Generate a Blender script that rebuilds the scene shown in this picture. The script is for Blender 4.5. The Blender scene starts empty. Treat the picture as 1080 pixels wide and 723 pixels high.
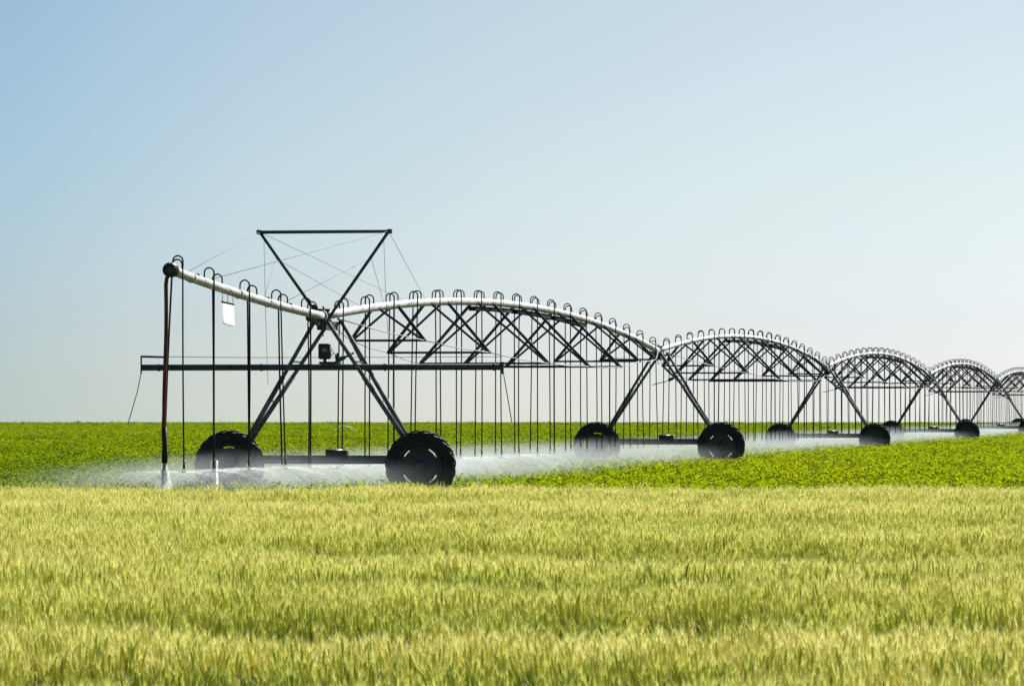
import bpy, bmesh, math, random
import numpy as np
from mathutils import Vector, Matrix
from mathutils import noise as mnoise

R = math.radians
EYE = 1.6                      # eye height; every "z" below is metres above sea level of this field
scene = bpy.context.scene
COL = scene.collection
rng = random.Random(11)
nr = np.random.default_rng(5)

# ------------------------------------------------------------------ materials
def mat(name):
    m = bpy.data.materials.new(name); m.use_nodes = True
    nt = m.node_tree; nt.nodes.clear()
    out = nt.nodes.new('ShaderNodeOutputMaterial')
    return m, nt, out

def L(nt, a, ai, b, bi):
    nt.links.new(a.outputs[ai], b.inputs[bi])

def metal(name, dark, light, rough=0.5, metallic=0.6, scale=9.0, rust=None, spec=.5):
    m, nt, out = mat(name)
    p = nt.nodes.new('ShaderNodeBsdfPrincipled')
    tc = nt.nodes.new('ShaderNodeTexCoord')
    n = nt.nodes.new('ShaderNodeTexNoise'); n.inputs['Scale'].default_value = scale; n.inputs['Detail'].default_value = 5
    r = nt.nodes.new('ShaderNodeValToRGB')
    r.color_ramp.elements[0].position = 0.35; r.color_ramp.elements[0].color = (*dark, 1)
    r.color_ramp.elements[1].position = 0.68; r.color_ramp.elements[1].color = (*light, 1)
    L(nt, tc, 'Object', n, 'Vector'); L(nt, n, 'Fac', r, 'Fac')
    src = r
    if rust:
        n2 = nt.nodes.new('ShaderNodeTexNoise'); n2.inputs['Scale'].default_value = 3.1; n2.inputs['Detail'].default_value = 8
        r2 = nt.nodes.new('ShaderNodeValToRGB')
        r2.color_ramp.elements[0].position = 0.58; r2.color_ramp.elements[0].color = (0, 0, 0, 1)
        r2.color_ramp.elements[1].position = 0.72; r2.color_ramp.elements[1].color = (1, 1, 1, 1)
        mx = nt.nodes.new('ShaderNodeMixRGB'); mx.inputs['Color2'].default_value = (*rust, 1)
        L(nt, tc, 'Object', n2, 'Vector'); L(nt, n2, 'Fac', r2, 'Fac'); L(nt, r2, 'Color', mx, 'Fac'); L(nt, r, 'Color', mx, 'Color1')
        src = mx
    L(nt, src, 'Color', p, 'Base Color')
    p.inputs['Roughness'].default_value = rough; p.inputs['Metallic'].default_value = metallic; p.inputs['Specular IOR Level'].default_value = spec
    L(nt, p, 'BSDF', out, 'Surface')
    return m

M = {}
M['pipe'] = metal('galvanised_pipe', (.38, .40, .41), (.56, .58, .58), .6, .1, 2.5, rust=(.34, .33, .30))
M['steel'] = metal('weathered_truss_steel', (.040, .058, .075), (.080, .108, .132), .75, 0, 6, spec=.15)
M['dark_bar'] = metal('dark_under_bar', (.012, .015, .018), (.022, .028, .032), .75, 0, 6, spec=.15)
M['cable'] = metal('stay_cable_steel', (.09, .10, .105), (.13, .14, .145), .8, 0, 6)
M['leg'] = metal('tower_leg_steel', (.085, .10, .112), (.18, .20, .21), .7, .1, 5, rust=(.10, .05, .03), spec=.2)
M['rod'] = metal('bright_truss_rod', (.22, .24, .25), (.34, .36, .36), .6, .2, 5)
M['hose'] = metal('black_rubber_hose', (.010, .012, .013), (.022, .026, .028), .6, 0, 8, spec=.25)
M['redhose'] = metal('red_brown_hose', (.11, .022, .016), (.17, .042, .028), .6, 0, 4, spec=.25)
M['rubber'] = metal('tyre_rubber', (.010, .010, .011), (.022, .022, .022), .8, 0, 7)
M['disc'] = metal('wheel_steel', (.028, .031, .035), (.055, .06, .065), .55, .2, 6)
M['box'] = metal('dark_box_paint', (.012, .013, .014), (.022, .023, .024), .45, 0, 10)
M['plate'] = metal('grey_plate', (.16, .17, .18), (.24, .25, .26), .5, .2, 12)
M['red'] = metal('red_tape', (.35, .05, .03), (.45, .07, .05), .6, 0, 12)
M['nozzle'] = metal('nozzle_plastic', (.025, .028, .03), (.05, .05, .055), .5, 0, 12)

def leafmat(name, stops, trans, tint=(1, 1, 1), rough=.55, spec=.2):
    """stops: colours along the per-plant tone; random variation per island."""
    m, nt, out = mat(name)
    p = nt.nodes.new('ShaderNodeBsdfPrincipled'); p.inputs['Roughness'].default_value = rough
    p.inputs['Specular IOR Level'].default_value = spec
    t = nt.nodes.new('ShaderNodeBsdfTranslucent')
    mx = nt.nodes.new('ShaderNodeMixShader'); mx.inputs[0].default_value = trans
    at = nt.nodes.new('ShaderNodeAttribute'); at.attribute_type = 'INSTANCER'; at.attribute_name = 'tone'
    ge = nt.nodes.new('ShaderNodeNewGeometry')
    ma = nt.nodes.new('ShaderNodeMath'); ma.operation = 'MULTIPLY_ADD'
    ma.inputs[1].default_value = .45; L(nt, ge, 'Random Per Island', ma, 0); L(nt, at, 'Fac', ma, 2)
    sb = nt.nodes.new('ShaderNodeMath'); sb.operation = 'SUBTRACT'; sb.inputs[1].default_value = .22
    L(nt, ma, 0, sb, 0)
    r = nt.nodes.new('ShaderNodeValToRGB')
    els = r.color_ramp.elements
    while len(els) < len(stops): els.new(.5)
    for e, (pos, c) in zip(els, stops):
        e.position = pos; e.color = (*c, 1)
    L(nt, sb, 0, r, 'Fac'); L(nt, r, 'Color', p, 'Base Color')
    hs = nt.nodes.new('ShaderNodeMixRGB'); hs.blend_type = 'MULTIPLY'; hs.inputs[0].default_value = 1; hs.inputs['Color2'].default_value = (*tint, 1)
    L(nt, r, 'Color', hs, 'Color1'); L(nt, hs, 'Color', t, 'Color')
    L(nt, p, 'BSDF', mx, 1); L(nt, t, 'BSDF', mx, 2); L(nt, mx, 'Shader', out, 'Surface')
    return m

M['ear'] = leafmat('wheat_ear', [(0, (.34, .42, .05)), (.5, (.65, .68, .125)), (1, (.84, .79, .28))], .35)
M['awn'] = leafmat('wheat_awn', [(0, (.48, .54, .10)), (.5, (.76, .77, .20)), (1, (.88, .84, .37))], .4)
M['stem'] = leafmat('wheat_stem', [(0, (.11, .17, .015)), (.5, (.17, .21, .022)), (.85, (.32, .30, .09)), (1, (.42, .33, .19))], .2)
M['blade'] = leafmat('wheat_blade', [(0, (.085, .15, .012)), (.5, (.13, .19, .015)), (1, (.27, .26, .06))], .4, tint=(1.2, 1.2, .7))
M['leaf'] = leafmat('crop_leaf', [(0, (.085, .15, .004)), (.5, (.165, .245, .005)), (1, (.26, .33, .008))], .50, tint=(1.5, 1.35, .5), rough=.9, spec=.04)
M['cropstem'] = leafmat('crop_stem', [(0, (.05, .09, .012)), (1, (.10, .14, .02))], .15)

# translucent white sign sheet
m, nt, out = mat('white_vinyl')
p = nt.nodes.new('ShaderNodeBsdfPrincipled'); p.inputs['Base Color'].default_value = (.85, .85, .85, 1); p.inputs['Roughness'].default_value = .5
n = nt.nodes.new('ShaderNodeTexNoise'); n.inputs['Scale'].default_value = 4
r = nt.nodes.new('ShaderNodeValToRGB'); r.color_ramp.elements[0].color = (.90, .91, .92, 1); r.color_ramp.elements[1].color = (.95, .95, .95, 1)
t = nt.nodes.new('ShaderNodeBsdfTranslucent'); mx = nt.nodes.new('ShaderNodeMixShader'); mx.inputs[0].default_value = .8
L(nt, n, 'Fac', r, 'Fac'); L(nt, r, 'Color', p, 'Base Color'); L(nt, r, 'Color', t, 'Color')
L(nt, p, 'BSDF', mx, 1); L(nt, t, 'BSDF', mx, 2); L(nt, mx, 'Shader', out, 'Surface'); M['vinyl'] = m

# aerated water of the jets
m, nt, out = mat('water_droplets')
p = nt.nodes.new('ShaderNodeBsdfPrincipled'); p.inputs['Base Color'].default_value = (.95, .97, .98, 1); p.inputs['Roughness'].default_value = .25
t = nt.nodes.new('ShaderNodeBsdfTranslucent'); t.inputs['Color'].default_value = (.95, .97, .98, 1)
mx = nt.nodes.new('ShaderNodeMixShader'); mx.inputs[0].default_value = .75
tr = nt.nodes.new('ShaderNodeBsdfTransparent'); mx2 = nt.nodes.new('ShaderNodeMixShader')
n = nt.nodes.new('ShaderNodeTexNoise'); n.inputs['Scale'].default_value = 25; n.inputs['Detail'].default_value = 3
tc = nt.nodes.new('ShaderNodeTexCoord'); L(nt, tc, 'Object', n, 'Vector')
mr = nt.nodes.new('ShaderNodeMapRange'); mr.inputs['From Min'].default_value = .35; mr.inputs['From Max'].default_value = .6
mr.inputs['To Min'].default_value = .1; mr.inputs['To Max'].default_value = .9
L(nt, n, 'Fac', mr, 'Value'); L(nt, mr, 'Result', mx2, 0)
L(nt, p, 'BSDF', mx, 1); L(nt, t, 'BSDF', mx, 2); L(nt, tr, 'BSDF', mx2, 1); L(nt, mx, 'Shader', mx2, 2); L(nt, mx2, 'Shader', out, 'Surface')
M['water'] = m

# ------------------------------------------------------------------ mesh helpers
class MB:
    """collects simple shapes in world coordinates and links them as ONE mesh object"""
    def __init__(self): self.v = []; self.f = []; self.smooth = []
    def add(self, vs, fs, smooth=True):
        o = len(self.v); self.v += [Vector(v) for v in vs]
        for f in fs: self.f.append([i + o for i in f]); self.smooth.append(smooth)
    def tube(self, pts, r, n=8, cap=True, smooth=True):
        pts = [Vector(p) for p in pts]; rs = r if isinstance(r, (list, tuple)) else [r] * len(pts)
        vs = []; fs = []
        prev = None
        for i, p in enumerate(pts):
            a = pts[max(i - 1, 0)]; b = pts[min(i + 1, len(pts) - 1)]
            d = (b - a).normalized()
            if prev is None:
                u = d.cross(Vector((0, 0, 1)))
                if u.length < .05: u = d.cross(Vector((1, 0, 0)))
            else:
                u = prev - d * prev.dot(d)
            u.normalize(); prev = u; w = d.cross(u)
            for k in range(n):
                t = 2 * math.pi * k / n
                vs.append(p + (u * math.cos(t) + w * math.sin(t)) * rs[i])
        for i in range(len(pts) - 1):
            for k in range(n):
                a = i * n + k; b = i * n + (k + 1) % n
                fs.append((a, b, b + n, a + n))
        if cap:
            fs.append(tuple(range(n - 1, -1, -1))); fs.append(tuple(range((len(pts) - 1) * n, len(pts) * n)))
        self.add(vs, fs, smooth)
    def bar(self, a, b, w, h, up=(0, 0, 1)):
        a = Vector(a); b = Vector(b); d = (b - a).normalized(); s = d.cross(Vector(up))
        if s.length < .01: s = d.cross(Vector((1, 0, 0)))
        s.normalize(); u = s.cross(d)
        vs = []
        for p in (a, b):
            for sx, sy in ((-1, -1), (1, -1), (1, 1), (-1, 1)): vs.append(p + s * sx * w / 2 + u * sy * h / 2)
        self.add(vs, [(3, 2, 1, 0), (4, 5, 6, 7), (0, 1, 5, 4), (1, 2, 6, 5), (2, 3, 7, 6), (3, 0, 4, 7)], False)
    def angle_iron(self, a, b, w, th, up=(0, 0, 1)):
        """L section"""
        a = Vector(a); b = Vector(b); d = (b - a).normalized(); s = d.cross(Vector(up)); s.normalize(); u = s.cross(d)
        prof = [(0, 0), (w, 0), (w, th), (th, th), (th, w), (0, w)]
        vs = []
        for p in (a, b):
            for x, y in prof: vs.append(p + s * (x - w / 2) + u * (y - w / 2))
        fs = [tuple(range(5, -1, -1)), tuple(range(6, 12))]
        for k in range(6): fs.append((k, (k + 1) % 6, (k + 1) % 6 + 6, k + 6))
        self.add(vs, fs, False)
    def box(self, c, ax, ay, az, sx, sy, sz, bev=0.0):
        c = Vector(c)
        bm = bmesh.new(); bmesh.ops.create_cube(bm, size=1)
        for v in bm.verts: v.co = Vector((v.co.x * sx, v.co.y * sy, v.co.z * sz))
        if bev: bmesh.ops.bevel(bm, geom=bm.edges[:], offset=bev, segments=2, profile=.5, affect='EDGES')
        bm.verts.index_update()
        vs = [c + ax * v.co.x + ay * v.co.y + az * v.co.z for v in bm.verts]
        fs = [[v.index for v in f.verts] for f in bm.faces]
        bm.free(); self.add(vs, fs, False)
    def build(self, name, material, parent=None, base=None):
        me = bpy.data.meshes.new(name)
        o = bpy.data.objects.new(name, me); COL.objects.link(o)
        if parent is not None:
            o.parent = parent; org = parent_origin(parent)
        else:
            org = Vector(base) if base is not None else Vector((0, 0, 0)); o.location = org
        me.from_pydata([v - org for v in self.v], [], self.f)
        me.polygons.foreach_set('use_smooth', self.smooth)
        mats = material if isinstance(material, (list, tuple)) else [material]
        for mm in mats: me.materials.append(mm)
        me.update(); return o

def parent_origin(o):
    v = Vector((0, 0, 0))
    while o is not None: v += o.location; o = o.parent
    return v

def tag(o, label=None, cat=None, group=None, kind=None):
    if label: o['label'] = label
    if cat: o['category'] = cat
    if group: o['group'] = group
    if kind: o['kind'] = kind
    return o

def empty(name, loc):
    o = bpy.data.objects.new(name, None); COL.objects.link(o); o.location = loc; o.empty_display_size = .3
    return o

# ------------------------------------------------------------------ terrain
GY = [(-60, .02), (94, .02), (140, .18), (186, .30), (232, .41), (278, .51), (324, .58), (500, .56), (1500, .52), (4500, .40)]
def ground(y):
    for (y0, z0), (y1, z1) in zip(GY, GY[1:]):
        if y <= y1: return z0 + (z1 - z0) * (y - y0) / (y1 - y0)
    return GY[-1][1]
def ground_np(y):
    return np.interp(y, [a for a, b in GY], [b for a, b in GY])

m, nt, out = mat('field_soil')
p = nt.nodes.new('ShaderNodeBsdfPrincipled'); p.inputs['Roughness'].default_value = .95
tc = nt.nodes.new('ShaderNodeTexCoord')
n = nt.nodes.new('ShaderNodeTexNoise'); n.inputs['Scale'].default_value = 3; n.inputs['Detail'].default_value = 8
soil = nt.nodes.new('ShaderNodeValToRGB'); soil.color_ramp.elements[0].position = .3; soil.color_ramp.elements[0].color = (.075, .055, .030, 1)
soil.color_ramp.elements[1].position = .7; soil.color_ramp.elements[1].color = (.15, .115, .065, 1)
n2 = nt.nodes.new('ShaderNodeTexNoise'); n2.inputs['Scale'].default_value = .6; n2.inputs['Detail'].default_value = 10
gr = nt.nodes.new('ShaderNodeValToRGB'); gr.color_ramp.elements[0].position = .35; gr.color_ramp.elements[0].color = (.045, .085, .006, 1)
gr.color_ramp.elements[1].position = .65; gr.color_ramp.elements[1].color = (.085, .14, .010, 1)
sp = nt.nodes.new('ShaderNodeSeparateXYZ'); mr = nt.nodes.new('ShaderNodeMapRange')
mr.inputs['From Min'].default_value = 300; mr.inputs['From Max'].default_value = 900
L(nt, tc, 'Object', n, 'Vector'); L(nt, tc, 'Object', n2, 'Vector'); L(nt, tc, 'Object', sp, 'Vector'); L(nt, sp, 'Y', mr, 'Value')
mx = nt.nodes.new('ShaderNodeMixRGB'); L(nt, n, 'Fac', soil, 'Fac'); L(nt, n2, 'Fac', gr, 'Fac')
L(nt, mr, 'Result', mx, 'Fac'); L(nt, soil, 'Color', mx, 'Color1'); L(nt, gr, 'Color', mx, 'Color2'); L(nt, mx, 'Color', p, 'Base Color')
bp = nt.nodes.new('ShaderNodeBump'); bp.inputs['Strength'].default_value = .6; L(nt, n, 'Fac', bp, 'Height'); L(nt, bp, 'Normal', p, 'Normal')
L(nt, p, 'BSDF', out, 'Surface'); M['soil'] = m

g = MB()
ys = [-60, 0, 40, 80, 94, 117, 140, 163, 186, 209, 232, 255, 278, 301, 324, 400, 500, 700, 1000, 1500, 2500, 4500]
xs = [-3000, -600, -150, -40, -12, 0, 12, 40, 150, 600, 3000]
vs = [(x, y, ground(y)) for y in ys for x in xs]; W_ = len(xs)
g.add(vs, [(j * W_ + i, j * W_ + i + 1, (j + 1) * W_ + i + 1, (j + 1) * W_ + i) for j in range(len(ys) - 1) for i in range(W_ - 1)])
tag(g.build('ground', M['soil']), 'bare brown soil under the standing crops', 'ground', kind='structure')

# ------------------------------------------------------------------ the machine's line
DIR = Vector((8.03, 46.0, 0)).normalized()
LAT = Vector((DIR.y, -DIR.x, 0))              # to the right of the pipe, seen from the camera
UP = Vector((0, 0, 1))
TOW = [Vector((-3.65 + 8.03 * i, 94 + 46 * i, 0)) for i in range(6)]
JOINT_Z = [2.07 + EYE, 2.07 + EYE, 2.13 + EYE, 2.25 + EYE, 2.34 + EYE, 2.42 + EYE]
SPAN = 46.7
def on(i, s, lat=0.0, z=0.0):
    """point s metres along the pipe from tower i's joint"""
    p = TOW[i] + DIR * (s - .45) + LAT * lat; p.z = z; return p

# ------------------------------------------------------------------ wheel
def tyre_mb(c, axis, r0=.70, rr=.425, w=.9):
    a = axis.normalized(); u = UP.copy(); v = a.cross(u).normalized()
    mb = MB()
    prof = [(-.10, rr), (-.125, rr + .03), (-.145, rr + .10), (-.145, rr + .17), (-.125, r0 - .048), (-.07, r0 - .028), (0, r0 - .023),
            (.07, r0 - .028), (.125, r0 - .048), (.145, rr + .17), (.145, rr + .10), (.125, rr + .03), (.10, rr)]
    N = 72; vs = []; fs = []
    for i in range(N):
        t = 2 * math.pi * i / N; d = u * math.cos(t) + v * math.sin(t)
        for (x, r) in prof: vs.append(c + a * x * w + d * r)
    P = len(prof)
    for i in range(N):
        for k in range(P - 1):
            fs.append((i * P + k, i * P + k + 1, ((i + 1) % N) * P + k + 1, ((i + 1) % N) * P + k))
    mb.add(vs, fs)
    K = 20
    for side in (-1, 1):
        for j in range(K):
            t0 = 2 * math.pi * (j + (.5 if side > 0 else 0)) / K
            vs = []; sec = [(0.0, .0), (.07, .10), (.13, .17), (.158, .20)]
            for q, (x, dt) in enumerate(sec):
                drop = [0, 0, .018, .075][q]
                for (dr, hw) in ((-.06, .054), (.004, .040)):
                    for sg in (-1, 1):
                        t = t0 + dt + sg * hw
                        d = u * math.cos(t) + v * math.sin(t)
                        vs.append(c + a * x * side * w + d * (r0 + dr - drop))
            fs = []
            for q in range(3):
                b = q * 4
                fs += [(b, b + 4, b + 6, b + 2), (b + 2, b + 6, b + 7, b + 3), (b + 3, b + 7, b + 5, b + 1), (b + 1, b + 5, b + 4, b)]
            fs += [(0, 2, 3, 1), (12, 13, 15, 14)]
            mb.add(vs, fs, False)
    return mb

def rim_mb(c, axis, rr=.425, phase=0.0):
    """axis points towards the outer (camera) side"""
    a = axis.normalized(); u = UP.copy(); v = a.cross(u).normalized(); mb = MB()
    N = 64
    def P(x, r, i): t = 2 * math.pi * i / N; return c + a * x + (u * math.cos(t) + v * math.sin(t)) * r
    # barrel and flanges
    prof = [(-.125, rr + .025), (-.115, rr), (-.05, rr - .02), (.05, rr - .02), (.115, rr), (.125, rr + .025), (.13, rr + .02), (.118, rr - .012), (.05, rr - .032), (-.05, rr - .032), (-.118, rr - .012), (-.13, rr + .02)]
    vs = [P(x, r, i) for i in range(N) for (x, r) in prof]; n = len(prof)
    mb.add(vs, [(i * n + k, i * n + (k + 1) % n, ((i + 1) % N) * n + (k + 1) % n, ((i + 1) % N) * n + k) for i in range(N) for k in range(n)])
    # disc with four curved slots
    rad = [.06, .12, .22, .32, .355, .385, rr - .025]; xs = [.05, .05, .03, .035, .05, .055, .055]
    for (off, flip) in ((0, False), (-.012, True)):
        vs = [P(x + off, r, i) for i in range(N) for (x, r) in zip(xs, rad)]; n = len(rad); fs = []
        for i in range(N):
            ang = (360 * (i + .5) / N + phase) % 90
            for k in range(n - 1):
                if k == 4 and abs(ang - 45) < 15: continue
                f = (i * n + k, i * n + k + 1, ((i + 1) % N) * n + k + 1, ((i + 1) % N) * n + k)
                fs.append(f[::-1] if flip else f)
        mb.add(vs, fs)
    return mb

# ------------------------------------------------------------------ drive towers
TOWER_LABEL = [
    'nearest drive tower, carrying the inverted triangular cable mast and the long cross boom',
    'second drive tower, between the first and second arched pipe spans',
    'third drive tower, between the second and third arched pipe spans',
    'fourth drive tower, between the third and fourth arched pipe spans',
    'fifth drive tower, between the fourth and fifth arched pipe spans',
    'farthest drive tower, cut by the right edge with only its left side in view']
def make_tower(i):
    c = TOW[i]; gz = ground(c.y) ; jz = JOINT_Z[i]
    root = empty('drive_tower', (c.x, c.y, gz))
    tag(root, TOWER_LABEL[i], 'irrigation tower', 'wheeled drive towers of the pivot irrigator')
    def P(lat, s, z): q = c + LAT * lat + DIR * s; q.z = z; return q
    k_w = 1.0 if i < 2 else .88; hw_ = 1.93 if i == 0 else 1.85        # the outer towers run on smaller wheels
    wz = gz + .70 * k_w; bz = wz + .11
    # base beam between the wheels
    b = MB(); b.bar(P(-hw_, 0, bz), P(hw_, 0, bz), .12, .15); b.bar(P(-1.5, 0, bz + .085), P(1.5, 0, bz + .085), .04, .02)
    b.build('base_beam', M['leg'], root)
    mo = MB(); mo.tube([P(-.03, -.02, bz + .13), P(.30, -.02, bz + .13)], .085, 12); mo.box(P(.33, -.02, bz + .10), LAT, DIR, UP, .16, .2, .2, .02)
    mo.tube([P(-1.8, -.09, bz - .05), P(1.8, -.09, bz - .05)], .022, 8)
    mo.build('drive_motor', M['box'], root)
    # four legs
    for sd in (-1, 1):
        for s0, s1 in ((-.68, -.09), (.72, .09)):
            top = P(sd * .10, s0, jz - .06 + (.02 if s0 > 0 else 0)); bot = P(sd * (hw_ - .11), s1, bz + .05)
            l = MB(); mid = top.lerp(bot, .44)
            l.tube([top, mid], .040, 10); l.tube([mid.lerp(top, .06), bot], .050, 10)
            l.bar(bot - Vector((0, 0, .06)), bot + Vector((0, 0, .06)), .14, .12)
            l.build('leg', M['leg'], root)
        ties = MB()
        for f in (.30, .58, .8):
            a = P(sd * .10, -.68, jz - .06).lerp(P(sd * 1.80, -.09, bz), f); d = P(sd * .10, .72, jz - .06).lerp(P(sd * 1.80, .09, bz), f)
            ties.bar(a, d, .035, .035)
        ties.build('leg_tie', M['steel'], root)
    # saddle and flexible joint carrying the pipe
    sd_ = MB()
    sd_.bar(P(-.16, -.68, jz - .11), P(.16, -.68, jz - .11), .10, .05); sd_.bar(P(-.16, .72, jz - .11), P(.16, .72, jz - .11), .10, .05)
    sd_.bar(P(0, -.75, jz - .13), P(0, .8, jz - .13), .09, .07); sd_.bar(P(0, -.55, jz - .20), P(0, .55, jz - .20), .17, .12); sd_.bar(P(-.05, -1.6, jz - .06), P(-.02, -.5, jz - .18), .10, .07)
    sd_.build('saddle', M['steel'], root)
    j = MB()
    j.tube([P(0, -.50, jz), P(0, -.46, jz), P(0, -.455, jz), P(0, -.40, jz), P(0, -.395, jz), P(0, -.36, jz)], [.13, .13, .098, .098, .13, .13], 16)
    j.tube([P(-.13, -.43, jz + .12), P(.13, -.43, jz + .12)], .03, 8); j.tube([P(0, -.43, jz + .07), P(0, -.43, jz + .20)], .02, 6)
    j.build('flexible_joint', M['steel'], root)
    # wheels on the camera side of the beam
    ax = -DIR
    for k, sd in enumerate((-1, 1)):
        wc = P(sd * hw_, -.30, wz)
        ph = [(0, 45)[sd > 0], 20 + 31 * i][i > 0] + (40 * k if i else 0)
        if i == 0: ph = 45 if sd < 0 else 0
        w = rim_mb(wc, ax, rr=.425 * k_w, phase=ph).build('wheel', M['disc'], root)
        tyre_mb(wc, ax, .70 * k_w, .425 * k_w, .9 if i == 0 else .72).build('tyre', M['rubber'], w)
        h = MB(); h.tube([wc + ax * .04, wc + ax * .09, wc + ax * .10], [.11, .10, .06], 16)
        for q in range(8):
            t = q * math.pi / 4; d = UP * math.cos(t) + LAT * math.sin(t)
            h.tube([wc + d * .085 + ax * .05, wc + d * .085 + ax * .115], .012, 6)
        h.build('hub', M['disc'], w)
        gb = MB(); gb.tube([wc - ax * .0, P(sd * hw_, -.07, wz)], .07, 10); gb.box(P(sd * hw_, -.10, wz + .03), LAT, DIR, UP, .26, .16, .26, .04)
        gb.build('gearbox', M['box'], root)
    # small control lamp/valve arm off the right legs
    a = MB(); a.tube([P(.62, -.45, jz - .72), P(.30, -.55, jz - .88)], [.022, .018], 8); a.tube([P(.45, -.5, jz - .80), P(.32, -.54, jz - .87)], [.05, .045], 10); a.tube([P(.28, -.55, jz - .89), P(-.15 if i else .15, -.6, jz - (1.0 if i else .95))], .014, 6)
    a.build('valve_arm', M['steel'], root)
    # alignment switch box under the joint
    s = MB(); s.box(P(-.02, -.60, jz - .20), LAT, DIR, UP, .13, .12, .15, .02); s.tube([P(-.02, -.60, jz - .12), P(-.02, -.60, jz - .03)], .02, 6)
    s.bar(P(-.02, -.60, jz - .14), P(-.15, -.60, jz + .16), .04, .04); s.tube([P(-.15, -.64, jz + .16), P(-.15, -.52, jz + .16)], .07, 12)
    s.tube([P(0, -.6, jz - .27), P(.01, -.58, jz - .33), P(.03, -.55, jz - .4)], .012, 6)
    s.build('alignment_switch', M['box'], root)
    if i == 0: dress_first(root, P, jz, gz)
    return root

def dress_first(root, P, jz, gz):
    # inverted triangular mast
    tz = jz + 1.67
    for sd in (-1, 1):
        m_ = MB(); m_.tube([P(sd * .10, -.35, jz - .02), P(sd * 1.30, -.35, tz)], .032, 8); m_.build('mast_arm', M['steel'], root)
    m_ = MB(); m_.tube([P(-1.34, -.35, tz), P(1.34, -.35, tz)], .034, 8)
    for sd in (-1, 1): m_.box(P(sd * 1.32, -.35, tz), LAT, DIR, UP, .09, .09, .09, .01)
    m_.build('mast_bar', M['steel'], root)
    # stay cables to the overhang and to the first span
    lc = P(-1.3, -.35, tz); rc = P(1.3, -.35, tz); lm = P(-.98, -.35, jz + 1.15); rm = P(.95, -.35, jz + 1.15)
    def ov(s): return on(0, -s, 0, over_z(s) + .07)
    def sp(s): return on(0, s, 0, pipe_z(0, s) + .07)
    for a, b in ((lc, ov(11.2)), (rc, ov(9.6)), (lc, sp(8.3)), (rc, sp(10.6)), (lm, sp(3.6)), (rm, ov(3.6)), (lm, ov(5.2)), (rm, sp(6.0))):
        w = MB(); w.tube([a, b], .0045, 5); w.build('stay_cable', M['cable'], root)
    for a, dz in ((P(-1.22, -.35, tz - .1), 2.9), (P(1.2, -.35, tz - .1), 1.9)):
        w = MB(); w.tube([a, a + Vector((.03, 0, -dz * .5)), a + Vector((.08, 0, -dz))], .0045, 5); w.build('hanging_cord', M['cable'], root)
    # long cross boom
    bz = 1.07 + EYE
    b = MB(); b.tube([P(-3.81, 0, bz), P(3.51, 0, bz)], .062, 12)
    for x in (-3.45, -1.35, 1.15, 3.35): b.tube([P(x - .02, 0, bz), P(x + .02, 0, bz)], .075, 12)
    b.build('cross_boom', M['steel'], root)
    e = MB(); e.bar(P(-3.81, 0, bz - .12), P(-3.81, 0, bz + .24), .03, .03); e.tube([P(-3.79, 0, bz + .22), P(-3.35, 0, bz + .21)], .022, 8); e.build('boom_end_bracket', M['steel'], root); e = MB(); e.bar(P(3.51, 0, bz - .14), P(3.51, 0, bz + .10), .05, .06)
    e.build('boom_end_bracket', M['steel'], root)
    w = MB(); w.tube([P(-3.81, 0, bz + .22), P(-1.5, 0, bz + .195), P(1.5, 0, bz + .195), P(3.51, 0, bz + .20)], .006, 5); w.build('trip_wire', M['cable'], root)
    for pts in ((P(-3.81, 0, bz - .1), P(-3.89, -.02, bz - .5), P(-4.07, -.05, bz - 1.12)), (P(3.53, 0, bz - .1), P(3.60, 0, bz - .5), P(3.70, 0, bz - 1.08))):
        w = MB(); w.tube(pts, .010, 6); w.build('feeler_rod', M['steel'], root)
    # control box on its post
    x0 = -.02
    cb = MB(); cb.box(P(x0, -.22, jz - .69), LAT, DIR, UP, .235, .16, .31, .03); bx = cb.build('control_box', M['box'], root)
    pl = MB(); pl.box(P(x0 + .02, -.305, jz - .665), LAT, DIR, UP, .11, .012, .07, .003); pl.build('label_plate', M['plate'], bx)
    ps = MB(); ps.bar(P(x0, -.20, jz - .83), P(x0, -.20, bz + .08), .07, .06); ps.box(P(x0 + .09, -.12, bz + .085), LAT, DIR, UP, .40, .24, .05, .008); ps.bar(P(x0 + .25, -.16, bz + .09), P(x0 + .25, -.16, bz + .28), .05, .05)
    ps.build('box_post', M['steel'], root)
    cd = MB()
    for q in range(2):
        cd.tube([P(x0 + .11, -.22, jz - .80), P(x0 + .15 + .03 * q, -.2, jz - .62 - .1 * q), P(x0 + .21 + .02 * q, -.18, jz - .78), P(x0 + .22, -.17, bz + .1)], .010, 6)
    cd.build('conduit', M['hose'], root)

# ------------------------------------------------------------------ pipes
def over_z(t): return JOINT_Z[0] + .0225 * t + .0016 * t * t
def pipe_z(i, s):
    u = s / SPAN
    return JOINT_Z[i] * (1 - u) + JOINT_Z[i + 1] * u + .76 * 4 * u * (1 - u)

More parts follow.
